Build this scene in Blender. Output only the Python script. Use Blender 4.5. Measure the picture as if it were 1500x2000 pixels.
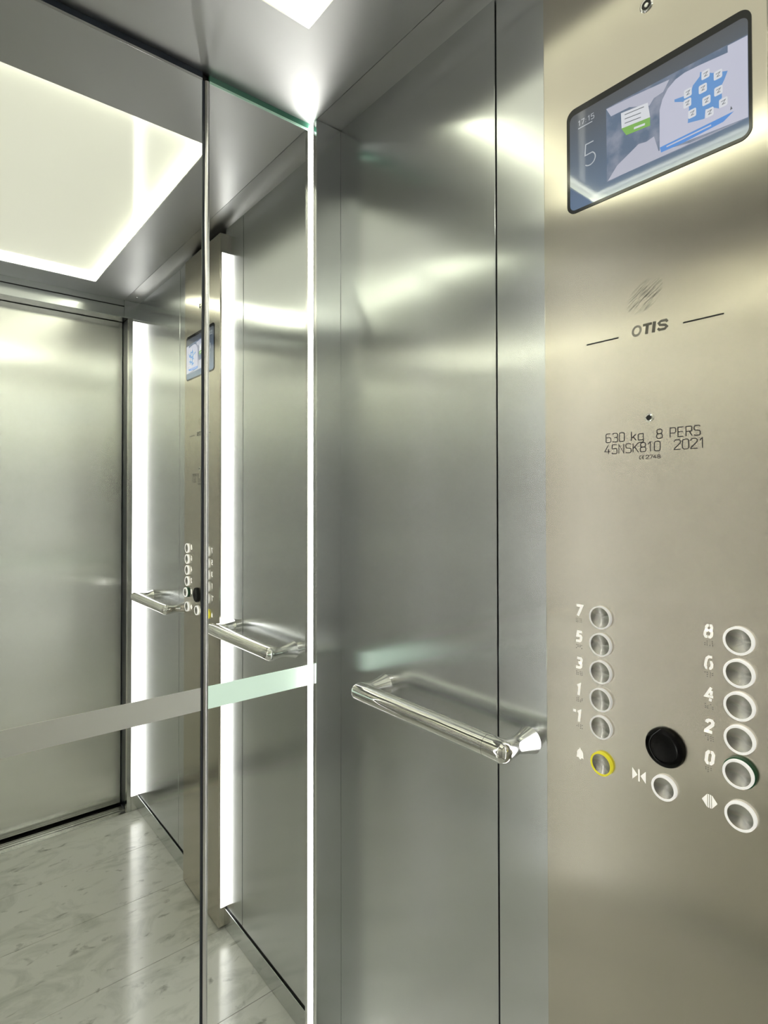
import bpy, bmesh, math, random
from mathutils import Vector, Matrix
random.seed(7)
S = bpy.context.scene
for o in list(S.objects):
    bpy.data.objects.remove(o)

# ------------------------------------------------------------------ camera, world, exposure
F_PX, YAW, PITCH, ROLL, CY = 1121.83, 0.68983, 0.01356, -0.00139, 962.99
CAM_Z = 1.2469
fw = Vector((math.sin(YAW) * math.cos(PITCH), math.cos(YAW) * math.cos(PITCH), math.sin(PITCH)))
r0 = Vector((math.cos(YAW), -math.sin(YAW), 0))
u0 = r0.cross(fw)
rt = r0 * math.cos(ROLL) + u0 * math.sin(ROLL)
up = -r0 * math.sin(ROLL) + u0 * math.cos(ROLL)
cd = bpy.data.cameras.new('camera')
cam = bpy.data.objects.new('camera', cd)
S.collection.objects.link(cam)
m = Matrix((rt, up, -fw)).transposed().to_4x4()
m.translation = Vector((0, 0, CAM_Z))
cam.matrix_world = m
cd.sensor_fit = 'VERTICAL'
cd.sensor_height = 24
cd.lens = F_PX / 2000 * 24
cd.shift_y = -(1000 - CY) / 2000
cd.clip_start = 0.02
S.camera = cam

W = bpy.data.worlds.new('world')
S.world = W
W.use_nodes = True
W.node_tree.nodes['Background'].inputs[0].default_value = (0.5, 0.55, 0.6, 1)
W.node_tree.nodes['Background'].inputs[1].default_value = 0.02

CORNER_LED = 10.0      # strength of the vertical corner strips
RETURN_LED = 2.5      # wider strips beside the panel and the door
PANEL_GLOW = 0.235  # emission added to the recess panel, beyond the light of its strips
COVE_LED = 12.5        # hidden strips around the ceiling recess
S.view_settings.view_transform = 'Standard'
S.view_settings.look = 'None'
S.view_settings.gamma = 1
S.view_settings.use_curve_mapping = False
S.view_settings.exposure = 1.18
try:
    S.cycles.max_bounces = 14
    S.cycles.glossy_bounces = 12
    S.cycles.diffuse_bounces = 5
    S.cycles.caustics_reflective = True
    S.cycles.blur_glossy = 0.5
    S.cycles.sample_clamp_indirect = 8
    S.cycles.use_denoising = True
except Exception:
    pass

# ------------------------------------------------------------------ materials
def new_mat(name):
    mt = bpy.data.materials.new(name)
    mt.use_nodes = True
    return mt, mt.node_tree, mt.node_tree.nodes['Principled BSDF']

def plain(name, col, rough=0.5, metal=0.0, emit=None, es=0.0, coat=0.0):
    mt, nt, b = new_mat(name)
    b.inputs['Base Color'].default_value = (*col, 1)
    b.inputs['Roughness'].default_value = rough
    b.inputs['Metallic'].default_value = metal
    b.inputs['Coat Weight'].default_value = coat
    b.inputs['Coat Roughness'].default_value = 0.02
    if emit:
        b.inputs['Emission Color'].default_value = (*emit, 1)
        b.inputs['Emission Strength'].default_value = es
    return mt

def steel(name, col, rough, aniso=0.6, rot=0.0, cloud=0.03, smudge=None):
    mt, nt, b = new_mat(name)
    N, L = nt.nodes, nt.links
    b.inputs['Metallic'].default_value = 1
    tc = N.new('ShaderNodeNewGeometry')
    cl = N.new('ShaderNodeTexNoise'); cl.inputs['Scale'].default_value = 5; cl.inputs['Detail'].default_value = 5
    L.new(tc.outputs['Position'], cl.inputs['Vector'])
    ad = N.new('ShaderNodeMath'); ad.operation = 'MULTIPLY_ADD'
    L.new(cl.outputs['Fac'], ad.inputs[0]); ad.inputs[1].default_value = cloud
    ad.inputs[2].default_value = rough - cloud * 0.5
    L.new(ad.outputs[0], b.inputs['Roughness'])
    b.inputs['Base Color'].default_value = (*col, 1)
    if smudge:
        rgb = N.new('ShaderNodeRGB'); rgb.outputs[0].default_value = (*col, 1)
        L.new(smudge(nt, rgb.outputs[0], tc), b.inputs['Base Color'])
    b.inputs['Anisotropic'].default_value = aniso
    b.inputs['Anisotropic Rotation'].default_value = rot
    tg = N.new('ShaderNodeTangent'); tg.direction_type = 'RADIAL'; tg.axis = 'Z'
    L.new(tg.outputs[0], b.inputs['Tangent'])
    return mt

def scratch(nt, col, geo):
    """grey fanned scuff on the plate above the maker's word"""
    N, L = nt.nodes, nt.links
    sx = N.new('ShaderNodeSeparateXYZ'); L.new(geo.outputs['Position'], sx.inputs[0])
    def math_(op, a, b=None, c=None):
        n = N.new('ShaderNodeMath'); n.operation = op
        for i, v in enumerate((a, b, c)):
            if v is None: continue
            if isinstance(v, (int, float)): n.inputs[i].default_value = v
            else: L.new(v, n.inputs[i])
        return n.outputs[0]
    dy = math_('SUBTRACT', sx.outputs['Y'], 0.341)
    dz = math_('SUBTRACT', sx.outputs['Z'], 1.500)
    # rotate by ~35 degrees so strokes run up to the right (towards smaller y)
    a = math.radians(38)
    p = math_('ADD', math_('MULTIPLY', dy, -math.cos(a)), math_('MULTIPLY', dz, math.sin(a)))
    q = math_('ADD', math_('MULTIPLY', dy, math.sin(a)), math_('MULTIPLY', dz, math.cos(a)))
    e = math_('ADD', math_('POWER', math_('DIVIDE', p, 0.026), 2), math_('POWER', math_('DIVIDE', q, 0.017), 2))
    mask = math_('SUBTRACT', 1, e); mask = math_('MAXIMUM', mask, 0)
    cb = N.new('ShaderNodeCombineXYZ')
    L.new(math_('MULTIPLY', p, 45), cb.inputs[0]); L.new(math_('MULTIPLY', q, 420), cb.inputs[1])
    nz = N.new('ShaderNodeTexNoise'); nz.inputs['Scale'].default_value = 1; nz.inputs['Detail'].default_value = 2
    L.new(cb.outputs[0], nz.inputs['Vector'])
    st = N.new('ShaderNodeMapRange'); st.inputs['From Min'].default_value = 0.45; st.inputs['From Max'].default_value = 0.7
    L.new(nz.outputs['Fac'], st.inputs['Value'])
    f = math_('MULTIPLY', math_('MULTIPLY', st.outputs[0], math_('POWER', mask, 0.5)), 0.95)
    mx = N.new('ShaderNodeMix'); mx.data_type = 'RGBA'
    L.new(f, mx.inputs['Factor']); L.new(col, mx.inputs['A'])
    mx.inputs['B'].default_value = (0.10, 0.105, 0.095, 1)
    return mx.outputs['Result']

STEEL = (0.64, 0.66, 0.67)
M = {}
M['steel'] = steel('brushed_steel_wall', STEEL, 0.20, aniso=0.92)
M['steel_left'] = steel('brushed_steel_left_wall', (0.82, 0.80, 0.75), 0.22, aniso=0.92)
M['steel_panel'] = steel('brushed_steel_panel', (0.635, 0.597, 0.525), 0.21, aniso=0.9, smudge=scratch)
M['steel_door'] = steel('brushed_steel_door', (0.84, 0.84, 0.80), 0.26, aniso=0.9)
M['steel_ceiling'] = steel('brushed_steel_ceiling', (0.50, 0.50, 0.50), 0.42, aniso=0.7, cloud=0.14)
M['steel_trim'] = steel('steel_trim', (0.66, 0.66, 0.64), 0.18, aniso=0.2)
M['steel_base'] = steel('steel_baseboard', (0.62, 0.64, 0.64), 0.16, aniso=0.2)
M['chrome'] = plain('polished_chrome', (0.82, 0.82, 0.81), 0.035, 1.0)
M['satin_chrome'] = plain('satin_chrome', (0.86, 0.85, 0.86), 0.2, 1.0)
M['mirror'] = plain('mirror_silver', (0.955, 0.972, 0.955), 0.0, 1.0)
M['glass_edge'] = plain('green_glass_edge', (0.06, 0.19, 0.13), 0.08, 0.0)
M['glass_bevel'] = plain('pale_green_bevel', (0.55, 0.85, 0.70), 0.15, 0.0)  # pale colour stands in for ceiling light caught by the bevel
M['dark_navy'] = plain('dark_navy', (0.012, 0.02, 0.035), 0.35)
M['dark_gap'] = plain('dark_gap', (0.006, 0.006, 0.006), 0.7)
M['frost'] = plain('frosted_mirror_band', (0.97, 0.97, 0.93), 0.62, 0.75)
M['frost_green'] = plain('edge_lit_glass_band', (0.82, 0.95, 0.86), 0.55, 0.5, (0.72, 1.0, 0.80), 0.18)  # even emission stands in for corner-strip light carried by the glass
M['led_corner'] = plain('led_lens_corner', (0.9, 0.9, 0.9), 0.4, 0, (1.0, 0.985, 0.93), CORNER_LED)
M['led_rear'] = plain('led_lens_rear', (0.9, 0.9, 0.9), 0.4, 0, (1.0, 0.985, 0.93), CORNER_LED * 0.55)
M['led_return'] = plain('led_lens_return', (0.9, 0.9, 0.9), 0.4, 0, (1.0, 0.985, 0.94), RETURN_LED)
M['led_door'] = plain('led_lens_door', (0.9, 0.9, 0.9), 0.4, 0, (1.0, 0.985, 0.94), RETURN_LED * 0.72)
M['led_cove'] = plain('led_tape_cove', (0.9, 0.9, 0.9), 0.4, 0, (1.0, 1.0, 0.86), COVE_LED)
M['led_flange'] = plain('white_lens_holder', (0.8, 0.8, 0.78), 0.5)
M['recess'] = plain('recess_panel', (0.62, 0.63, 0.54), 0.07, 0.1, (1.0, 0.985, 0.81), PANEL_GLOW)
M['recess_white'] = plain('recess_side', (0.75, 0.76, 0.72), 0.6)
M['black_gloss'] = plain('black_gloss', (0.002, 0.002, 0.003), 0.08)
M['black_gloss'].node_tree.nodes['Principled BSDF'].inputs['Specular IOR Level'].default_value = 0.22
M['black_paint'] = plain('black_paint', (0.008, 0.008, 0.008), 0.4)
M['grey_print'] = plain('dark_grey_print', (0.014, 0.013, 0.011), 0.5)
M['word_grey'] = plain('grey_engraving', (0.20, 0.195, 0.17), 0.4, 0.4)
M['ring_white_glow'] = plain('white_ring', (0.92, 0.91, 0.86), 0.35, 0, (1, 0.98, 0.92), 0.26)  # rings are no lamps; all three ring colours get an added glow
M['ring_pale_glow'] = plain('satin_ring', (0.90, 0.89, 0.85), 0.35, 0, (1, 0.98, 0.92), 0.17)
M['ring_yellow_glow'] = plain('yellow_ring', (0.88, 0.78, 0.04), 0.35, 0, (0.95, 0.85, 0.05), 0.2)
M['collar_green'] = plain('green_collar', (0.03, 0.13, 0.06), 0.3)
M['digit_glow'] = plain('pale_marking', (0.90, 0.88, 0.80), 0.45, 0, (1, 0.97, 0.88), 0.30)  # unlit markings, brightened by added emission
M['braille'] = plain('braille_dots', (0.30, 0.29, 0.26), 0.3, 1.0)
M['button_steel'] = steel('turned_button_steel', (0.60, 0.59, 0.56), 0.22, aniso=0.75)
M['screen_bezel'] = plain('screen_bezel', (0.008, 0.009, 0.012), 0.12)

def marble():
    mt, nt, b = new_mat('white_marble')
    N, L = nt.nodes, nt.links
    g = N.new('ShaderNodeNewGeometry')
    mp = N.new('ShaderNodeMapping'); mp.inputs['Rotation'].default_value = (0, 0, math.radians(-18)); mp.inputs['Scale'].default_value = (0.7, 1.2, 1)
    L.new(g.outputs['Position'], mp.inputs['Vector'])
    n1 = N.new('ShaderNodeTexNoise'); n1.inputs['Scale'].default_value = 9; n1.inputs['Detail'].default_value = 9; n1.inputs['Roughness'].default_value = 0.62; n1.inputs['Distortion'].default_value = 1.2
    n2 = N.new('ShaderNodeTexNoise'); n2.inputs['Scale'].default_value = 24; n2.inputs['Detail'].default_value = 6; n2.inputs['Distortion'].default_value = 0.6
    n3 = N.new('ShaderNodeTexNoise'); n3.inputs['Scale'].default_value = 5; n3.inputs['Detail'].default_value = 3
    for n in (n1, n2, n3): L.new(mp.outputs[0], n.inputs['Vector'])
    r1 = N.new('ShaderNodeValToRGB')
    e = r1.color_ramp.elements
    e[0].position = 0.28; e[0].color = (0.62, 0.64, 0.57, 1)
    e[1].position = 0.52; e[1].color = (0.93, 0.93, 0.87, 1)
    L.new(n1.outputs['Fac'], r1.inputs[0])
    r2 = N.new('ShaderNodeValToRGB')
    e = r2.color_ramp.elements
    e[0].position = 0.27; e[0].color = (0.34, 0.35, 0.31, 1)
    e[1].position = 0.38; e[1].color = (1, 1, 1, 1)
    L.new(n2.outputs['Fac'], r2.inputs[0])
    mx = N.new('ShaderNodeMix'); mx.data_type = 'RGBA'; mx.blend_type = 'MULTIPLY'; mx.inputs['Factor'].default_value = 0.8
    L.new(r1.outputs[0], mx.inputs['A']); L.new(r2.outputs[0], mx.inputs['B'])
    m3 = N.new('ShaderNodeMix'); m3.data_type = 'RGBA'; m3.blend_type = 'MULTIPLY'; m3.inputs['Factor'].default_value = 0.35
    L.new(mx.outputs['Result'], m3.inputs['A']); L.new(n3.outputs['Color'], m3.inputs['B'])
    m3.inputs['Factor'].default_value = 0.0
    L.new(m3.outputs['Result'], b.inputs['Base Color'])
    b.inputs['Roughness'].default_value = 0.3
    b.inputs['Coat Weight'].default_value = 1.0
    b.inputs['Coat Roughness'].default_value = 0.12
    return mt
M['marble'] = marble()
M['grout'] = plain('grey_grout', (0.10, 0.10, 0.09), 0.8)

# ------------------------------------------------------------------ helpers
COL = S.collection
def wloc(o):
    v = Vector((0, 0, 0))
    while o:
        v += o.location
        o = o.parent
    return v

def link(name, bm, mats, parent=None, origin=None, smooth=False):
    """one mesh object; vertices are given in world space"""
    me = bpy.data.meshes.new(name)
    o = bpy.data.objects.new(name, me)
    base = Vector((0, 0, 0))
    if parent:
        o.parent = parent
        base = wloc(parent)
    loc = Vector(origin) if origin else base.copy()
    o.location = loc - base
    for v in bm.verts:
        v.co -= loc
    bmesh.ops.recalc_face_normals(bm, faces=bm.faces) if smooth != 'keep' else None
    bm.to_mesh(me); bm.free()
    for mt in (mats if isinstance(mats, (list, tuple)) else [mats]):
        me.materials.append(M[mt] if isinstance(mt, str) else mt)
    if smooth is True:
        for p in me.polygons: p.use_smooth = True
        try:
            me.set_sharp_from_angle(angle=math.radians(35))
        except Exception:
            pass
    COL.objects.link(o)
    return o

def empty(name, loc, parent=None):
    o = bpy.data.objects.new(name, None)
    o.empty_display_size = 0.05
    if parent:
        o.parent = parent
        loc = Vector(loc) - wloc(parent)
    o.location = loc
    COL.objects.link(o)
    return o

def tag(o, label=None, cat=None, group=None, kind=None):
    if label: o['label'] = label
    if cat: o['category'] = cat
    if group: o['group'] = group
    if kind: o['kind'] = kind
    return o

def box(bm, x0, x1, y0, y1, z0, z1, mi=0, bev=0.0):
    vs = [bm.verts.new((x, y, z)) for x in (x0, x1) for y in (y0, y1) for z in (z0, z1)]
    fs = [(0, 1, 3, 2), (4, 6, 7, 5), (0, 4, 5, 1), (2, 3, 7, 6), (0, 2, 6, 4), (1, 5, 7, 3)]
    out = []
    for f in fs:
        fc = bm.faces.new([vs[i] for i in f]); fc.material_index = mi; out.append(fc)
    if bev:
        es = list({e for f in out for e in f.edges})
        bmesh.ops.bevel(bm, geom=es, offset=bev, segments=2, profile=0.5, affect='EDGES')
    return out

def B(*a, **k):
    bm = bmesh.new(); box(bm, *a, **k); return bm

def lathe(bm, prof, origin, axis, seg=48, mi=0, cap0=True, cap1=True, sx=1.0):
    """revolve (distance along axis, radius) pairs"""
    ax = Vector(axis).normalized()
    a = Vector((0, 0, 1)) if abs(ax.z) < 0.9 else Vector((1, 0, 0))
    u = ax.cross(a).normalized(); v = ax.cross(u).normalized()
    rings = []
    for d, r in prof:
        c = Vector(origin) + ax * d
        if r < 1e-6:
            rings.append([bm.verts.new(c)])
        else:
            rings.append([bm.verts.new(c + (u * math.cos(t) * sx + v * math.sin(t)) * r) for t in [2 * math.pi * i / seg for i in range(seg)]])
    for A, C in zip(rings, rings[1:]):
        for i in range(seg):
            j = (i + 1) % seg
            if len(A) == 1 and len(C) == 1: continue
            if len(A) == 1: f = bm.faces.new((A[0], C[i], C[j]))
            elif len(C) == 1: f = bm.faces.new((A[i], C[0], A[j]))
            else: f = bm.faces.new((A[i], C[i], C[j], A[j]))
            f.material_index = mi
    for cap, R in ((cap0, rings[0]), (cap1, rings[-1])):
        if cap and len(R) > 1:
            bm.faces.new(R).material_index = mi

def poly_x(bm, pts, x, depth=0.00015, mi=0):
    """flat figure on a plane facing -x: pts are (y, z); front at x - depth"""
    f = [bm.verts.new((x - depth, y, z)) for y, z in pts]
    k = [bm.verts.new((x, y, z)) for y, z in pts]
    bm.faces.new(f).material_index = mi
    n = len(pts)
    for i in range(n):
        j = (i + 1) % n
        bm.faces.new((f[i], f[j], k[j], k[i])).material_index = mi

def stroke(bm, pts, w, x, depth=0.00015, mi=0, closed=False):
    """poly-line with mitred joints as a flat raised ribbon; pts are (y, z)"""
    P = [Vector(p) for p in pts]
    n = len(P)
    L_, R_ = [], []
    for i in range(n):
        a = P[i - 1] if (i > 0 or closed) else None
        c = P[(i + 1) % n] if (i < n - 1 or closed) else None
        d1 = (P[i] - a).normalized() if a is not None else None
        d2 = (c - P[i]).normalized() if c is not None else None
        if d1 is None: nrm = Vector((-d2.y, d2.x)); k = 1
        elif d2 is None: nrm = Vector((-d1.y, d1.x)); k = 1
        else:
            t = (d1 + d2)
            t = t.normalized() if t.length > 1e-6 else d1
            nrm = Vector((-t.y, t.x))
            k = 1 / max(0.45, nrm.dot(Vector((-d1.y, d1.x))))
        L_.append(P[i] + nrm * w / 2 * k); R_.append(P[i] - nrm * w / 2 * k)
    rng = range(n if closed else n - 1)
    vl = [bm.verts.new((x - depth, p.x, p.y)) for p in L_]
    vr = [bm.verts.new((x - depth, p.x, p.y)) for p in R_]
    kl = [bm.verts.new((x, p.x, p.y)) for p in L_]
    kr = [bm.verts.new((x, p.x, p.y)) for p in R_]
    for i in rng:
        j = (i + 1) % n
        for q in ((vl[i], vl[j], vr[j], vr[i]), (vl[i], kl[i], kl[j], vl[j]), (vr[i], vr[j], kr[j], kr[i])):
            bm.faces.new(q).material_index = mi

def arc(cx, cy, rx, ry, a0, a1, n=8):
    return [(cx + rx * math.cos(math.radians(a0 + (a1 - a0) * i / n)), cy + ry * math.sin(math.radians(a0 + (a1 - a0) * i / n))) for i in range(n + 1)]

def rr(w, h, r, cx=0, cy=0, n=4):
    p = []
    for (sx, sy, a) in ((1, 1, 0), (-1, 1, 90), (-1, -1, 180), (1, -1, 270)):
        p += arc(cx + sx * (w / 2 - r), cy + sy * (h / 2 - r), r, r, a, a + 90, n)
    return p

# squared technical letters: cell 0.6 wide, 1 high
def c_(*p): return list(p)
R_ = 0.19
GL = {
 '0': [rr(0.56, 1, R_, 0.3, 0.5) + ['c']],
 '1': [[(0.05, 0.78), (0.28, 1.0), (0.28, 0)]],
 '2': [[(0.03, 0.80), (0.03, 0.9), (0.12, 1), (0.46, 1), (0.57, 0.9), (0.57, 0.66), (0.02, 0.1), (0.02, 0), (0.6, 0)]],
 '3': [[(0.02, 0.9), (0.12, 1), (0.46, 1), (0.56, 0.9), (0.56, 0.62), (0.46, 0.52), (0.2, 0.52)], [(0.46, 0.52), (0.57, 0.42), (0.57, 0.1), (0.46, 0), (0.12, 0), (0.02, 0.1)]],
 '4': [[(0.42, 1), (0.02, 0.28), (0.62, 0.28)], [(0.44, 0.55), (0.44, 0)]],
 '5': [[(0.55, 1), (0.06, 1), (0.05, 0.56), (0.46, 0.58), (0.57, 0.48), (0.57, 0.1), (0.46, 0), (0.12, 0), (0.02, 0.1)]],
 '6': [[(0.5, 1), (0.12, 1), (0.02, 0.9), (0.02, 0.1), (0.12, 0), (0.46, 0), (0.57, 0.1), (0.57, 0.46), (0.46, 0.56), (0.02, 0.56)]],
 '7': [[(0.02, 1), (0.58, 1), (0.24, 0)]],
 '8': [rr(0.56, 0.5, R_, 0.3, 0.25) + ['c'], rr(0.5, 0.48, R_, 0.3, 0.75) + ['c']],
 'k': [[(0.03, 1), (0.03, 0)], [(0.5, 0.68), (0.06, 0.30)], [(0.2, 0.42), (0.52, 0)]],
 'g': [[(0.54, 0), (0.12, 0), (0.02, 0.1), (0.02, 0.58), (0.12, 0.68), (0.54, 0.68), (0.54, -0.18), (0.44, -0.28), (0.05, -0.28)]],
 'P': [[(0.03, 0), (0.03, 1), (0.46, 1), (0.56, 0.9), (0.56, 0.54), (0.46, 0.44), (0.03, 0.44)]],
 'E': [[(0.54, 1), (0.03, 1), (0.03, 0), (0.54, 0)], [(0.03, 0.52), (0.48, 0.52)]],
 'R': [[(0.03, 0), (0.03, 1), (0.46, 1), (0.56, 0.9), (0.56, 0.58), (0.46, 0.48), (0.03, 0.48)], [(0.34, 0.48), (0.58, 0)]],
 'S': [[(0.57, 0.9), (0.46, 1), (0.13, 1), (0.03, 0.9), (0.03, 0.62), (0.13, 0.53), (0.46, 0.48), (0.57, 0.39), (0.57, 0.1), (0.46, 0), (0.12, 0), (0.02, 0.1)]],
 'N': [[(0.03, 0), (0.03, 1), (0.55, 0), (0.55, 1)]],
 'K': [[(0.03, 1), (0.03, 0)], [(0.55, 1), (0.06, 0.46)], [(0.2, 0.6), (0.57, 0)]],
 'C': [arc(0.36, 0.5, 0.34, 0.5, 60, 300, 10)],
 '€': [arc(0.36, 0.5, 0.34, 0.5, 60, 300, 10), [(0.03, 0.5), (0.5, 0.5)]],
 ':': [[(0.15, 0.68), (0.15, 0.58)], [(0.15, 0.2), (0.15, 0.1)]],
 '-': [[(0.0, 0.72), (0.42, 0.72)]],
 ' ': [],
}
ADV = {'1': 0.5, ' ': 0.42, ':': 0.4, '-': 0.52, 'k': 0.58, 'C': 0.72, '€': 0.74, '4': 0.64}
# heavy stencil digits for the floor marks
BOLD = {
 '7': [[(0.0, 0.9), (0.52, 0.9), (0.22, 0)]],
 '5': [[(0.5, 0.9), (0.12, 0.9), (0.10, 0.55), (0.38, 0.56), (0.47, 0.45), (0.46, 0.2), (0.36, 0.1), (0.02, 0.1)]],
 '3': [[(0.03, 0.9), (0.38, 0.9), (0.46, 0.8), (0.44, 0.62), (0.34, 0.53), (0.18, 0.53)], [(0.34, 0.53), (0.46, 0.42), (0.46, 0.2), (0.36, 0.1), (0.0, 0.1)]],
 '1': [[(0.06, 0.80), (0.24, 0.93), (0.24, 0)]],
 '-': [[(0.0, 0.86), (0.26, 0.86)]],
 '8': [[(0.245, 0.54), (0.10, 0.54), (0.04, 0.42), (0.04, 0.2), (0.12, 0.08), (0.245, 0.08)], [(0.295, 0.08), (0.42, 0.08), (0.50, 0.2), (0.50, 0.42), (0.44, 0.54), (0.295, 0.54)],
       [(0.245, 0.54), (0.10, 0.60), (0.08, 0.8), (0.16, 0.92), (0.245, 0.92)], [(0.295, 0.54), (0.44, 0.60), (0.46, 0.8), (0.40, 0.92), (0.295, 0.92)]],
 '6': [[(0.44, 0.92), (0.22, 0.92), (0.10, 0.8), (0.06, 0.5), (0.06, 0.22), (0.14, 0.09), (0.2, 0.09)], [(0.34, 0.09), (0.42, 0.09), (0.49, 0.2), (0.49, 0.42), (0.42, 0.54), (0.34, 0.54)]],
 '4': [[(0.36, 1.0), (0.06, 0.34), (0.30, 0.34)], [(0.40, 0.78), (0.40, 0.46)], [(0.40, 0.20), (0.40, 0.0)], [(0.32, 0.34), (0.56, 0.34)]],
 '2': [[(0.05, 0.72), (0.08, 0.86), (0.18, 0.92), (0.38, 0.92), (0.47, 0.82), (0.46, 0.62), (0.06, 0.14), (0.06, 0.09), (0.5, 0.09)]],
 '0': [[(0.245, 0.09), (0.16, 0.09), (0.06, 0.22), (0.06, 0.78), (0.16, 0.92), (0.245, 0.92)], [(0.30, 0.92), (0.39, 0.92), (0.49, 0.78), (0.49, 0.22), (0.39, 0.09), (0.30, 0.09)]],
}

def write(bm, text, y, z, h, x, w, width=None, mi=0, font=GL, depth=0.00015, slant=0.0, gap=0.14, sy=None):
    """write text on a plane facing -x; y is the left end (reading direction is -y), z the baseline"""
    xs, cur = [], 0.0
    for ch in text:
        xs.append(cur)
        cur += ADV.get(ch, 0.6 if font is GL else 0.62) + gap
    total = cur - gap
    k = (width / total) if width else h
    for ch, x0 in zip(text, xs):
        for pl in font.get(ch, []):
            closed = pl[-1] == 'c'
            pts = [q for q in pl if q != 'c']
            stroke(bm, [(y - (x0 + a + slant * b) * k, z + b * h) for a, b in pts], w, x, depth, mi, closed)

# ------------------------------------------------------------------ key dimensions (metres)
XW = 0.7228      # right wall face
XC = 0.7000      # front of the control column
XS = 0.6604      # ceiling seam / inner face of the corner post
XL = -0.387      # left wall face
YM = 1.0463      # mirror face
YF = -0.352      # front return face
YD = -0.437      # door face
ZC = 2.0578      # ceiling
C0, C1 = 0.2063, 0.4862   # control column

# ------------------------------------------------------------------ floor
fl = empty('floor', (0.17, 0.35, 0)); tag(fl, kind='structure')
link('grout_bed', B(XL - 0.03, XW + 0.03, YF - 0.001, YM + 0.03, -0.02, -0.0012), 'grout', fl)
yt = [YM - 0.001, 0.7690, 0.4872, 0.2000, -0.0760, YF]
xt = [[-0.385, 0.16, XW], [-0.385, 0.05, XW], [-0.385, -0.12, XW], [-0.385, 0.10, XW], [-0.385, 0.0, XW]]
for i in range(5):
    for a, b in zip(xt[i], xt[i][1:]):
        link('floor_tile', B(a + 0.0006, b - 0.0006, yt[i + 1] + 0.0008, yt[i] - 0.0008, -0.012, 0.0), 'marble', fl)

# ------------------------------------------------------------------ right wall
wr = empty('wall_right', (XW, 0.35, 0)); tag(wr, kind='structure')
link('wall_core', B(XW + 0.02, XW + 0.05, YD - 0.05, YM + 0.06, -0.02, 2.25), 'dark_gap', wr)
PB = 0.062       # bottom edge of the panels
def panel(y0, y1, z0=PB, z1=ZC + 0.004):
    return link('wall_panel', B(XW, XW + 0.02, y0, y1, z0, z1, bev=0.0008), 'steel', wr)
panel(0.5938, 1.0235)
panel(C1 - 0.01, 0.5906)
panel(0.1, C0 + 0.01)
panel(YF - 0.006, 0.097)
bb = empty('baseboard_right', (XW, 0.35, 0)); tag(bb, kind='structure')
link('board', B(0.7185, 0.7305, C1, 1.0235, 0.0005, 0.056, bev=0.001), 'steel_base', bb)
link('board', B(0.7185, 0.7305, YF, C0, 0.0005, 0.056, bev=0.001), 'steel_base', bb)
link('shadow_gap', B(0.7245, 0.7300, C1, 1.0235, 0.055, PB + 0.002), 'dark_gap', bb)
link('shadow_gap', B(0.7245, 0.7300, YF, C0, 0.055, PB + 0.002), 'dark_gap', bb)

# ------------------------------------------------------------------ rear wall, its posts
bk = tag(link('wall_back', B(XL - 0.05, XW + 0.05, YM + 0.008, YM + 0.04, -0.02, 2.25), 'dark_gap'), kind='structure')
def post(side):
    nm = 'trim_1' if side > 0 else 'trim_2'
    t = empty(nm, (XS if side > 0 else XL + 0.062, 1.03, 0)); tag(t, kind='structure')
    if side > 0:
        x0, x1 = XS, XW + 0.02
    else:
        x0, x1 = XL - 0.02, XL + 0.0624
    link('post_face', B(x0, x1, 1.0238, 1.0258, 0.0005, ZC, bev=0.0004), 'steel', t)
    xi = XS if side > 0 else XL + 0.0624
    link('post_core', B(min(xi + 0.0045 * side, xi + 0.05 * side), max(xi + 0.0045 * side, xi + 0.05 * side), 1.0258, YM + 0.007, 0.0005, ZC), 'steel_trim', t)
    link('post_return', B(min(xi, xi + 0.004 * side), max(xi, xi + 0.004 * side), 1.0258, 1.0332, 0.0005, ZC), 'steel_trim', t)
    return t
post(1); post(-1)

# ------------------------------------------------------------------ ceiling
OX0, OX1, OY0, OY1 = -0.05, 0.5226, -0.2137, 0.8345
ce = empty('ceiling', (0.17, 0.35, ZC)); tag(ce, kind='structure')
def slab(x0, x1, y0, y1, z=ZC):
    return [link('ceiling_panel', B(x0, x1, y0, y1, z, z + 0.003), 'steel_ceiling', ce)]
bm = bmesh.new()
TH = 0.003
for (a, b, c, d) in ((XL + 0.0624, XS, OY1, YM + 0.005), (XL + 0.0624, XS, YF - 0.001, OY0), (XL + 0.0624, OX0, OY0, OY1), (OX1, XS, OY0, OY1)):
    box(bm, a, b, c, d, ZC, ZC + TH)
bmesh.ops.remove_doubles(bm, verts=bm.verts, dist=1e-5)
link('ceiling_panel', bm, 'steel_ceiling', ce)
link('ceiling_border', B(XS + 0.0016, XW + 0.02, YF - 0.001, YM + 0.005, ZC + 0.0008, ZC + 0.004), 'steel_ceiling', ce)
link('ceiling_border', B(XL - 0.02, XL + 0.0624 - 0.0016, YF - 0.001, YM + 0.005, ZC + 0.0008, ZC + 0.004), 'steel_ceiling', ce)
link('ceiling_backing', B(XL - 0.05, XW + 0.05, YD - 0.05, YM + 0.04, 2.16, 2.19), 'dark_gap', ce)
for (sx, sy) in ((0.690, -0.288),):
    bm = bmesh.new(); lathe(bm, [(0, 0.0055), (0.0016, 0.0055), (0.0022, 0.004), (0.0022, 0)], (sx, sy, ZC + 0.0008), (0, 0, -1), 20)
    link('ceiling_bolt', bm, 'steel_trim', ce, smooth=True)

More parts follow.
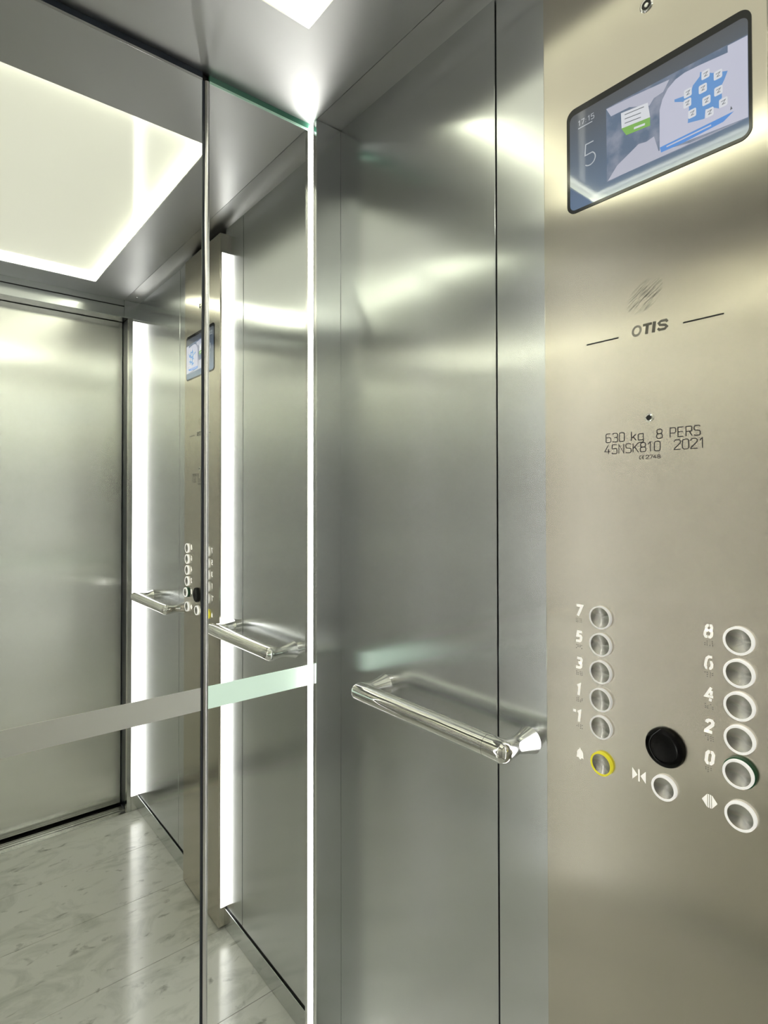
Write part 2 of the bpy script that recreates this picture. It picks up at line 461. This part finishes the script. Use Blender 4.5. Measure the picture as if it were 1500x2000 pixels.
# recessed light
cl = empty('ceiling_light', ((OX0 + OX1) / 2, (OY0 + OY1) / 2, ZC))
tag(cl, 'recessed rectangular ceiling light glowing white along its edges', 'ceiling light')
ZT = ZC + 0.020
OUT = 0.024
link('reflector_panel', B(OX0 - OUT, OX1 + OUT, OY0 - OUT, OY1 + OUT, ZT, ZT + 0.004), 'recess', cl)
bm = bmesh.new()
for (a, b, c, d) in ((OX0 - OUT, OX0 - OUT + 0.003, OY0 - OUT, OY1 + OUT), (OX1 + OUT - 0.003, OX1 + OUT, OY0 - OUT, OY1 + OUT), (OX0 - OUT, OX1 + OUT, OY0 - OUT, OY0 - OUT + 0.003), (OX0 - OUT, OX1 + OUT, OY1 + OUT - 0.003, OY1 + OUT)):
    box(bm, a, b, c, d, ZC + 0.003, ZT)
link('recess_side', bm, 'recess_white', cl)
W1, W2 = 0.014, 0.006
for (a, b, c, d) in ((OX0 - W1, OX0 - W2, OY0 - W1, OY1 + W1), (OX1 + W2, OX1 + W1, OY0 - W1, OY1 + W1), (OX0 - W1, OX1 + W1, OY0 - W1, OY0 - W2), (OX0 - W1, OX1 + W1, OY1 + W2, OY1 + W1)):
    link('led_tape', B(a, b, c, d, ZC + 0.0035, ZC + 0.0065), 'led_cove', cl)

# ------------------------------------------------------------------ left wall
wl = empty('wall_left', (XL, 0.35, 0)); tag(wl, kind='structure')
link('wall_core', B(XL - 0.05, XL - 0.02, YD - 0.05, YM + 0.06, -0.02, 2.25), 'dark_gap', wl)
for (a, b) in ((0.594, 1.0235), (0.1, 0.5906), (YF - 0.006, 0.097)):
    link('wall_panel', B(XL - 0.02, XL, a, b, PB, ZC + 0.004, bev=0.0008), 'steel_left', wl)
bb = tag(link('baseboard_left', B(XL - 0.012, XL + 0.004, YF, 1.0235, 0.0005, 0.056, bev=0.001), 'steel_base'), kind='structure')

# ------------------------------------------------------------------ front: returns, header, sill, door
XJ = 0.6790      # door jamb
XJL = -0.215
wf = empty('wall_front', (0.23, YF, 0)); tag(wf, kind='structure')
link('return_panel', B(XJ, XW + 0.03, YF - 0.02, YF - 0.006, 0.0005, 1.988), 'steel_trim', wf)
link('return_panel', B(XL - 0.03, XJL, YF - 0.02, YF, 0.0005, 1.988), 'steel', wf)
link('return_edge', B(XJ, 0.6945, YF - 0.006, YF, 0.0005, 1.988), 'steel_trim', wf)
link('jamb', B(XJ, XJ + 0.02, YD - 0.03, YF - 0.0205, 0.0005, 1.988), 'dark_navy', wf)
link('jamb', B(XJL - 0.02, XJL, YD - 0.03, YF - 0.0205, 0.0005, 1.988), 'steel_trim', wf)
link('front_core', B(XL - 0.05, XW + 0.05, YD - 0.06, YD - 0.035, -0.02, 2.25), 'dark_gap', wf)
hd = empty('trim_3', (0.23, YF, 1.988)); tag(hd, kind='structure')
link('header_face', B(XL, XS, YF - 0.006, YF, 1.988, 2.0305, bev=0.0006), 'steel', hd)
link('header_slot', B(XL, XS - 0.012, YF - 0.006, YF - 0.002, 2.0305, 2.0345), 'dark_gap', hd)
link('header_top', B(XL, XS, YF - 0.006, YF, 2.0345, ZC - 0.0003), 'steel', hd)
link('header_corner', B(XS + 0.0008, XW, YF - 0.006, YF, 1.988, ZC), 'steel', hd)
link('soffit', B(XL, XW, YD - 0.03, YF - 0.006, 1.991, 2.000), 'steel_trim', hd)
dr = empty('door_1', (0.232, YD, 0)); tag(dr, kind='structure')
link('door_panel', B(0.2335, XJ - 0.002, YD - 0.025, YD, 0.008, 1.989, bev=0.001), 'steel_door', dr)
link('door_panel', B(XJL + 0.002, 0.2305, YD - 0.025, YD, 0.008, 1.989, bev=0.001), 'steel_door', dr)
si = empty('trim_4', (0.232, -0.39, 0)); tag(si, kind='structure')
bm = bmesh.new()
box(bm, XJL, XJ, YD - 0.03, YF, -0.015, -0.006)
link('sill_base', bm, 'steel_trim', si)
bm = bmesh.new()
for (a, b, t) in ((-0.3785, YF - 0.0005, 0.0), (-0.3875, -0.3805, 0.003), (-0.4060, -0.4010, 0.0), (-0.4362, -0.4150, -0.001)):
    box(bm, XJL, XJ, a, b, -0.006, t)
link('sill_rib', bm, 'steel_trim', si)

# ------------------------------------------------------------------ mirrors
def mirror(name, x0, x1, edge, label, side):
    t = empty(name, ((x0 + x1) / 2, YM, 0.02)); tag(t, label, 'mirror')
    link('mirror_face', B(x0, x1, YM, YM + 0.006, 0.004, ZC - 0.016), 'mirror', t)
    if edge == 'green':
        link('glass_edge', B(x0, x1, YM - 0.0004, YM + 0.006, ZC - 0.0115, ZC - 0.0002), 'glass_edge', t)
        link('polished_bevel', B(x0, x1, YM - 0.0006, YM + 0.006, ZC - 0.0162, ZC - 0.0115), 'glass_bevel', t)
    else:
        link('gap_strip', B(x0, x1, YM - 0.0004, YM + 0.006, ZC - 0.0115, ZC - 0.0002), 'dark_navy', t)  # dark strip drawn in place of the open gap under the ceiling
        link('reflection_strip', B(x0, x1, YM - 0.0003, YM + 0.006, ZC - 0.0162, ZC - 0.0115), 'steel_trim', t)  # grey strip stands in for the gap's reflection in the mirror
    link('frosted_band', B(x0, x1, YM - 0.0007, YM - 0.0001, 0.8568, 0.8990), 'frost_green' if edge == 'green' else 'frost', t)
    return t
mirror('mirror', XL + 0.0624, 0.4200, 'dark', 'wide main mirror left of the slim chrome joint, with a grey frosted band', -1)
mirror('mirror', 0.4340, XS - 0.0005, 'green', 'narrow mirror between chrome joint and corner light, with a pale green frosted band', 1)
jt = empty('trim_5', (0.427, YM, 0)); tag(jt, kind='structure')
link('joint_dark_strip', B(0.4200, 0.4232, YM - 0.0015, YM + 0.006, 0.002, ZC - 0.0163), 'dark_navy', jt)  # dark strip along the left side of the joint
bm = bmesh.new()
pr = [(0.4232, 0.0), (0.4240, -0.0030), (0.4265, -0.0048), (0.4295, -0.0052), (0.4325, -0.0040), (0.4340, -0.0010), (0.4340, 0.006), (0.4232, 0.006)]
ra = [bm.verts.new((x, YM + d, 0.002)) for x, d in pr]; rb = [bm.verts.new((x, YM + d, ZC - 0.0163)) for x, d in pr]
for i in range(len(pr)):
    j = (i + 1) % len(pr); bm.faces.new((ra[i], ra[j], rb[j], rb[i]))
bm.faces.new(ra); bm.faces.new(rb)
link('joint_profile', bm, 'satin_chrome', jt, smooth=True)

# ------------------------------------------------------------------ vertical light strips
def corner_strip(side, label):
    """slim channel beside the rear post: emitter at the back, flanges either side"""
    xi = XS if side > 0 else XL + 0.0624
    t = empty('light_strip', (xi, 1.036, 0)); tag(t, label, 'light', 'vertical light strips')
    z0, z1 = 0.003, ZC - 0.0012
    xa, xb = sorted((xi - side * 0.0008, xi + side * 0.004))
    link('lens', B(xa, xb, 1.0362, YM - 0.0008, z0, z1), 'led_corner' if side > 0 else 'led_rear', t)
    link('holder', B(xa - 0.0 , xb, 1.0335, 1.0360, z0, z1), 'steel_trim', t)
    return t
corner_strip(1, 'tall white light strip in the corner between the narrow mirror and the right wall')
corner_strip(-1, 'white light strip in the rear left corner, reflected in the display screen')
t = empty('light_strip', (0.7113, C1, 0.06)); tag(t, 'white light strip along the mirror-facing side of the control column', 'light', 'vertical light strips')
link('lens', B(0.7060, 0.7226, C1 + 0.0002, C1 + 0.0014, 0.062, 1.982), 'led_return', t)
link('end_cap', B(0.7060, 0.7226, C1 + 0.0002, C1 + 0.0016, 1.982, 1.990), 'steel_trim', t)
t = empty('light_strip', (0.706, YF, 0.05)); tag(t, 'white light strip beside the door, seen at the far left of the mirror', 'light', 'vertical light strips')
link('lens', B(0.6950, 0.7226, YF - 0.0055, YF + 0.0010, 0.058, 1.9785), 'led_door', t)
link('end_cap', B(0.6950, 0.7224, YF - 0.0055, YF + 0.0014, 0.001, 0.058), 'steel_trim', t)

# ------------------------------------------------------------------ control column
cp = empty('control_panel', (XC, (C0 + C1) / 2, 0))
tag(cp, 'full-height brushed steel lift control panel with display, floor buttons and marking', 'control panel')
bm = bmesh.new()
box(bm, XC, XW + 0.012, C0, C1, 0.006, 2.040, bev=0.0012)
link('plate', bm, 'steel_panel', cp)

def onplate(name, fn, mat, smooth=False, parent=None):
    bm = bmesh.new(); fn(bm)
    return link(name, bm, mat, parent or cp, smooth=smooth)

# display
Y0s, Y1s, Z0s, Z1s = 0.2209, 0.4478, 1.6403, 1.7845
sc = empty('display_screen', (XC, (Y0s + Y1s) / 2, (Z0s + Z1s) / 2), cp)
sc['label'] = 'wide black-framed display showing floor 5 and a blue map'
def bez(bm):
    poly_x(bm, rr(Y1s - Y0s, Z1s - Z0s, 0.0125, (Y0s + Y1s) / 2, (Z0s + Z1s) / 2, 8), XC + 0.0005, 0.0013)
onplate('bezel', bez, 'screen_bezel', parent=sc)
def lit(name, col, e=0.43):
    mt, nt, b = new_mat(name)
    b.inputs['Base Color'].default_value = (0.012, 0.012, 0.014, 1)
    b.inputs['Roughness'].default_value = 0.03
    b.inputs['Specular IOR Level'].default_value = 0.8
    b.inputs['Emission Color'].default_value = (*col, 1)
    b.inputs['Emission Strength'].default_value = e
    return mt
def lit_grad():
    mt = lit('display_ground', (0.1, 0.12, 0.15))
    nt = mt.node_tree; N, L = nt.nodes, nt.links
    g = N.new('ShaderNodeNewGeometry'); s = N.new('ShaderNodeSeparateXYZ'); L.new(g.outputs['Position'], s.inputs[0])
    mr = N.new('ShaderNodeMapRange'); mr.inputs['From Min'].default_value = 1.65; mr.inputs['From Max'].default_value = 1.78
    L.new(s.outputs['Z'], mr.inputs['Value'])
    mx = N.new('ShaderNodeMix'); mx.data_type = 'RGBA'
    mx.inputs['A'].default_value = (0.085, 0.14, 0.23, 1); mx.inputs['B'].default_value = (0.055, 0.06, 0.07, 1)
    L.new(mr.outputs[0], mx.inputs['Factor']); L.new(mx.outputs['Result'], nt.nodes['Principled BSDF'].inputs['Emission Color'])
    return mt
def lit_sky():
    mt = lit('display_sky', (0.1, 0.12, 0.15))
    nt = mt.node_tree; N, L = nt.nodes, nt.links
    g = N.new('ShaderNodeNewGeometry'); n = N.new('ShaderNodeTexNoise'); n.inputs['Scale'].default_value = 38; n.inputs['Detail'].default_value = 5
    L.new(g.outputs['Position'], n.inputs['Vector'])
    r = N.new('ShaderNodeValToRGB'); e = r.color_ramp.elements
    e[0].position = 0.42; e[0].color = (0.085, 0.13, 0.21, 1); e[1].position = 0.72; e[1].color = (0.26, 0.28, 0.36, 1)
    L.new(n.outputs['Fac'], r.inputs[0]); L.new(r.outputs[0], nt.nodes['Principled BSDF'].inputs['Emission Color'])
    return mt
DM = [lit_grad(), lit_sky(), lit('display_cloud', (0.42, 0.43, 0.52)), lit('display_pale', (0.48, 0.49, 0.60)), lit('display_blue', (0.10, 0.26, 0.56)),
      lit('display_white', (0.62, 0.64, 0.68)), lit('display_banner', (0.07, 0.24, 0.62)), lit('display_green', (0.18, 0.40, 0.08)), lit('display_ink', (0.10, 0.11, 0.13)), lit('display_text', (0.42, 0.45, 0.48))]
PIC = [(0.3893, 1.7600), (0.3888, 1.6626), (0.2245, 1.662), (0.2245, 1.7541)]
CLOUD = [(0.3875, 1.6637), (0.3747, 1.6782), (0.3582, 1.6864), (0.3463, 1.6924), (0.3366, 1.6905), (0.327, 1.6925), (0.3216, 1.6719), (0.2842, 1.6640), (0.225, 1.663)]
CLOUD2 = [(0.3890, 1.7590), (0.3497, 1.7563), (0.3081, 1.752), (0.3155, 1.7412), (0.3267, 1.7398), (0.3324, 1.7334), (0.3578, 1.7451), (0.3826, 1.7462)]
ARCH = [(0.3203, 1.6704), (0.3199, 1.7211), (0.3165, 1.7324), (0.31, 1.7419), (0.301, 1.748), (0.2904, 1.7501), (0.275, 1.7493), (0.2443, 1.7459), (0.2443, 1.7536), (0.2246, 1.7528), (0.2248, 1.6632)]
LAND = [(0.2733, 1.7407), (0.2738, 1.7359), (0.2812, 1.7297), (0.2832, 1.7245), (0.2912, 1.7226), (0.3023, 1.7245), (0.3022, 1.7214), (0.2912, 1.7158), (0.2858, 1.7061), (0.2874, 1.6886), (0.269, 1.6842), (0.2679, 1.6945), (0.2595, 1.692), (0.2539, 1.688), (0.2506, 1.6994), (0.2514, 1.7119), (0.2482, 1.7171), (0.2445, 1.7255), (0.2504, 1.7279), (0.2601, 1.732)]
SQ = [(0.2676, 1.7348), (0.2545, 1.7268), (0.2706, 1.7201), (0.2542, 1.7084), (0.2871, 1.7241), (0.2669, 1.7042), (0.2877, 1.7123), (0.2493, 1.6926), (0.2824, 1.6975), (0.2637, 1.6887)]
BAN = [(0.3201, 1.6753), (0.2387, 1.677), (0.2495, 1.6706), (0.2916, 1.668), (0.3185, 1.6686)]
SGN = [(0.369, 1.7431), (0.3343, 1.7382), (0.3316, 1.7186), (0.3682, 1.7228)]
GRN = [(0.3686, 1.723), (0.3316, 1.7186), (0.3316, 1.7082), (0.3621, 1.7114)]
def shot(bm):
    x = XC - 0.0008
    def lay(pts, k, mi): poly_x(bm, pts, x, 0.00006 * k, mi)
    lay(rr(0.2188, 0.1310, 0.008, 0.3336, 1.7098, 6), 1, 0)
    lay(PIC, 2, 1); lay(CLOUD, 3, 2); lay(CLOUD2, 3, 2); lay(ARCH, 4, 3); lay(LAND, 5, 4); lay(BAN, 5, 6); lay(SGN, 5, 5); lay(GRN, 6, 7)
    for y, z in SQ:
        lay(rr(0.0088, 0.0098, 0.0015, y, z, 2), 6, 5)
        stroke(bm, [(y + 0.0022, z + 0.0015), (y - 0.0022, z + 0.0022), (y + 0.001, z - 0.002), (y - 0.0022, z - 0.0018)], 0.0007, x, 0.00042, 8)
    for k in range(3):
        stroke(bm, [(0.364, 1.7385 - 0.0055 * k), (0.343 - 0.004 * (k == 0), 1.7355 - 0.0055 * k)], 0.0009, x, 0.00042, 8)
    stroke(bm, [(0.352, 1.7150), (0.338, 1.7133)], 0.0026, x, 0.00042, 5)
    poly_x(bm, [(0.2415, 1.6842), (0.2425, 1.6800), (0.2400, 1.6805)], x, 0.0004, 8)
    stroke(bm, [(0.312, 1.6725), (0.262, 1.6732)], 0.0016, x, 0.00042, 3)
    write(bm, '17:15', 0.4300, 1.7570, 0.0068, x, 0.0008, 0.0235, 9, depth=0.00015)
    stroke(bm, [(0.430, 1.7535), (0.409, 1.7535)], 0.0010, x, 0.0003, 9)
    five = [(0.4075, 1.7265), (0.4190, 1.7265), (0.4200, 1.7120)] + [(0.4135 + 0.0085 * math.cos(math.radians(t)), 1.7050 + 0.0085 * math.sin(math.radians(t))) for t in range(60, -150, -15)]
    stroke(bm, [(0.8270 - y if i > 2 else y, z) for i, (y, z) in enumerate(five)], 0.0013, x, 0.0003, 9)
onplate('display_picture', shot, DM, parent=sc)

# printing
def dashes(a, b):
    return lambda bm: stroke(bm, [(a, 1.4558), (b, 1.4558)], 0.0017, XC, 0.0003)
onplate('printed_line', dashes(0.4198, 0.3749), 'black_paint')
onplate('printed_line', dashes(0.2951, 0.2510), 'black_paint')
def maker(bm):
    w, h, x = 0.0030, 0.0132, XC
    z = 1.4524
    ys = 0.3573
    sl = 0.12
    def P(l): return [(ys - a - sl * b, z + b) for a, b in l]
    # T, I, S solid
    stroke(bm, P([(0.0130, h - 0.0015), (0.0242, h - 0.0015)]), w, x)
    stroke(bm, P([(0.0186, h - 0.003), (0.0186, 0)]), 0.0038, x)
    stroke(bm, P([(0.0272, h), (0.0272, 0)]), 0.0040, x)
    stroke(bm, P([(0.0432, h - 0.0038), (0.0412, h - 0.0014), (0.0352, h - 0.0014), (0.0328, h - 0.0034), (0.0345, 0.0074), (0.0410, 0.0060), (0.0430, 0.0038), (0.0408, 0.0015), (0.0345, 0.0015), (0.0322, 0.0038)]), w, x)
onplate('maker_word', maker, 'word_grey')
def maker_o(bm):
    z, h, ys, sl = 1.4524, 0.0132, 0.3573, 0.12
    ring = arc(0.0056, h / 2, 0.0050, 0.0056, 0, 345, 20)
    stroke(bm, [(ys - a - sl * b, z + b) for a, b in ring], 0.0027, XC, closed=True)
o = onplate('maker_letter', maker_o, 'braille'); o['label'] = 'worn outlined first letter of the word'
onplate('rating_line', lambda bm: write(bm, '630 kg  8 PERS', 0.3932, 1.3222, 0.0112, XC, 0.00105, 0.1165), 'grey_print')
onplate('rating_line', lambda bm: write(bm, '45NSK810  2021', 0.3952, 1.3072, 0.0115, XC, 0.00105, 0.1232), 'grey_print')
onplate('approval_mark', lambda bm: (write(bm, 'C€', 0.3488, 1.2982, 0.0044, XC, 0.0008, 0.0072), write(bm, '2748', 0.3405, 1.2982, 0.0044, XC, 0.0006, 0.0178)), 'grey_print')

# screw hole and camera eye
def socket(nm, y, z, r, rin):
    e = empty(nm, (XC, y, z), cp)
    onplate('rim', lambda bm: lathe(bm, [(-0.001, r), (0.0006, r), (0.0014, r * 0.85), (0.0012, rin), (0.0004, rin)], (XC, y, z), (-1, 0, 0), 32, cap1=False), 'chrome', True, e)
    onplate('hole', lambda bm: lathe(bm, [(-0.0005, rin), (0.0006, rin), (0.0006, 0)], (XC, y, z), (-1, 0, 0), 32), 'black_paint', False, e)
    return e
socket('screw_socket', 0.3360, 1.3485, 0.0056, 0.0033)
s_ = socket('camera_eye', 0.3353, 1.8612, 0.0085, 0.0058)
onplate('lens_dot', lambda bm: lathe(bm, [(0.0004, 0.0030), (0.0012, 0.0024), (0.0014, 0)], (XC, 0.3353, 1.8612), (-1, 0, 0), 24), 'chrome', True, s_)

# buttons
def button(y, z, ring='ring_white_glow', raised=0.0, R=0.0150, label=None, ringw=0.0022):
    e = empty('button', (XC, y, z), cp)
    if label: e['label'] = label
    h = 0.0048 + raised
    if raised:
        onplate('collar', lambda bm: lathe(bm, [(-0.001, R + 0.0012), (raised + 0.0005, R + 0.0012), (raised + 0.001, R)], (XC, y, z), (-1, 0, 0), 48, cap0=False, cap1=False), 'collar_green', True, e)
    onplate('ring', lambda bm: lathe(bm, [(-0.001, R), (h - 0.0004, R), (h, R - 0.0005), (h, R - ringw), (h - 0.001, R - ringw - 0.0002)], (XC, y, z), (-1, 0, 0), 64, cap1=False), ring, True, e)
    ri = R - ringw
    bm = bmesh.new()
    prof = [(h - 0.0012, ri)] + [(h - 0.0010 - 0.0030 * (1 - (k / 8) ** 2), ri * k / 8) for k in range(8, 0, -1)] + [(h - 0.0040, 0)]
    lathe(bm, prof, (XC, y, z), (-1, 0, 0), 64, cap0=False)
    link('push_cap', bm, M['button_dish'], e, origin=(XC, y, z), smooth=True)
    return e

def dish():
    mt, nt, b = new_mat('turned_dish_steel')
    N, L = nt.nodes, nt.links
    b.inputs['Base Color'].default_value = (0.58, 0.57, 0.55, 1); b.inputs['Metallic'].default_value = 1
    b.inputs['Roughness'].default_value = 0.26
    b.inputs['Anisotropic'].default_value = 0.85; b.inputs['Anisotropic Rotation'].default_value = 0.25
    tg = N.new('ShaderNodeTangent'); tg.direction_type = 'RADIAL'; tg.axis = 'X'
    L.new(tg.outputs[0], b.inputs['Tangent'])
    return mt
M['button_dish'] = dish()

YL, YR = 0.4012, 0.2386
ZROW = [1.0938, 1.0583, 1.0226, 0.9866, 0.9510, 0.9040]
def mark(text, y, z, h=0.0156):
    o = onplate('floor_number', lambda bm: write(bm, text, y + 0.0052 + (0.006 if text[0] == '-' else 0), z - h / 2 + 0.004, h, XC, 0.0028 if text in '468' else 0.0034, None, font=BOLD, slant=0.12, gap=-0.12 if text[0] == '-' else 0.1), 'digit_glow')
    def dots(bm):
        k = 0
        for cell in range(2 if True else 3):
            for i in range(2):
                for j in range(3):
                    if random.random() < 0.72:
                        lathe(bm, [(0, 0.00065), (0.0003, 0.0005), (0.0005, 0)], (XC, y + 0.0042 - cell * 0.0055 - i * 0.0024, z - 0.0075 - j * 0.0022), (-1, 0, 0), 8)
    onplate('braille', dots, 'braille', True)
for i, t_ in enumerate(['7', '5', '3', '1', '-1']):
    button(YL, ZROW[i], 'ring_pale_glow', label='round steel button for floor %s in the left column' % t_, ringw=0.0017)
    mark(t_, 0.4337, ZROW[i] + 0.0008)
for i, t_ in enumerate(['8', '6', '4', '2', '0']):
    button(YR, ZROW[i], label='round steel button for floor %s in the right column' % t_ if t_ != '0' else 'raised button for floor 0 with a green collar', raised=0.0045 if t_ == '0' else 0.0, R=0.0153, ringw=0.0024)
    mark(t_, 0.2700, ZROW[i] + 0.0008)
button(0.4007, 0.9040, 'ring_yellow_glow', 0.0, label='alarm button with a yellow ring')
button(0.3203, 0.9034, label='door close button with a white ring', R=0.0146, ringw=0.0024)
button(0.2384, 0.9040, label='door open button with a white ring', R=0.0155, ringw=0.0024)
def bell(bm):
    y, z = 0.4334, 0.9052
    pts = [(-0.0055, -0.0052), (-0.0045, -0.0025), (-0.0045, 0.002), (-0.0028, 0.005), (-0.0008, 0.006), (-0.0008, 0.0078), (0.0008, 0.0078), (0.0008, 0.006), (0.0028, 0.005), (0.0045, 0.002), (0.0045, -0.0025), (0.0055, -0.0052), (0.0015, -0.0052), (0.001, -0.0072), (-0.001, -0.0072), (-0.0015, -0.0052)]
    poly_x(bm, [(y - a, z + b) for a, b in pts], XC)
onplate('bell_symbol', bell, 'digit_glow')
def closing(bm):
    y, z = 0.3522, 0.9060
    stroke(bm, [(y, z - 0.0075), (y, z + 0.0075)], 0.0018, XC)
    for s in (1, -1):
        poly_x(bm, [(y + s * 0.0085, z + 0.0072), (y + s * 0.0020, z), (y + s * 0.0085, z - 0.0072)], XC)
onplate('close_symbol', closing, 'digit_glow')
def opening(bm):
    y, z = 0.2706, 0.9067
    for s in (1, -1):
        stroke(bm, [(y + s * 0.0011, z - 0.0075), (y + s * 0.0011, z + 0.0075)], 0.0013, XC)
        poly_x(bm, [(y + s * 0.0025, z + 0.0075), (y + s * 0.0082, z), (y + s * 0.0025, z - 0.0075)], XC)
onplate('open_symbol', opening, 'digit_glow')
# badge reader
rd = empty('badge_reader', (XC, 0.3189, 0.9518), cp)
rd['label'] = 'glossy black round reader between the button columns'
onplate('reader_body', lambda bm: lathe(bm, [(-0.001, 0.0232), (0.0035, 0.0232), (0.0058, 0.0222), (0.0072, 0.0195), (0.0074, 0.0165)], (XC, 0.3189, 0.9518), (-1, 0, 0), 64, cap1=False), 'black_gloss', True, rd)
onplate('reader_face', lambda bm: lathe(bm, [(0.0074, 0.0165), (0.0062, 0.0158), (0.0056, 0.010), (0.0054, 0)], (XC, 0.3189, 0.9518), (-1, 0, 0), 64, cap0=False), 'black_gloss', True, rd)

# ------------------------------------------------------------------ handrails
def handrail(y0, y1, label):
    """y0 < y1: the two mounts"""
    xr, zr, r = 0.6600, 0.8860, 0.0170
    t = empty('handrail', (XW, (y0 + y1) / 2, zr)); tag(t, label, 'handrail', 'chrome handrails on the right wall')
    tip = 0.0125
    bm = bmesh.new()
    lathe(bm, [(0, r), (y1 - y0 - 0.056, r)], (xr, y0 + 0.028, zr), (0, 1, 0), 48, cap0=False, cap1=False)
    link('rail_tube', bm, 'chrome', t, smooth=True)
    for yy, s in ((y0, -1), (y1, 1)):
        bm = bmesh.new()
        prof = [(0, r - 0.0006), (0.0006, r), (0.028 + tip - 0.011, r), (0.028 + tip - 0.0075, r - 0.0006), (0.028 + tip - 0.0045, r - 0.0022), (0.028 + tip - 0.0018, r - 0.0050), (0.028 + tip, r - 0.0090), (0.028 + tip + 0.0010, r - 0.0130), (0.028 + tip + 0.0012, 0)]
        lathe(bm, prof, (xr, yy - s * 0.028, zr), (0, s, 0), 48, cap0=False)
        link('end_cap', bm, 'chrome', t, smooth=True)
        bm = bmesh.new()
        L = XW - xr
        prof = []
        for k in range(21):
            d = L * k / 20
            if d < 0.024: rad = 0.0158 - 0.0032 * (d / 0.024) ** 1.5
            else: rad = 0.0126 + 0.0076 * ((d - 0.024) / (L - 0.024)) ** 1.6
            prof.append((d, rad))
        lathe(bm, prof, (xr, yy, zr), (1, 0, 0), 48)
        link('wall_mount', bm, 'chrome', t, smooth=True)
    return t
handrail(0.532, 0.872, 'short chrome handrail between the corner light and the control panel')
handrail(-0.185, 0.155, 'short chrome handrail near the door, seen small in the mirror')
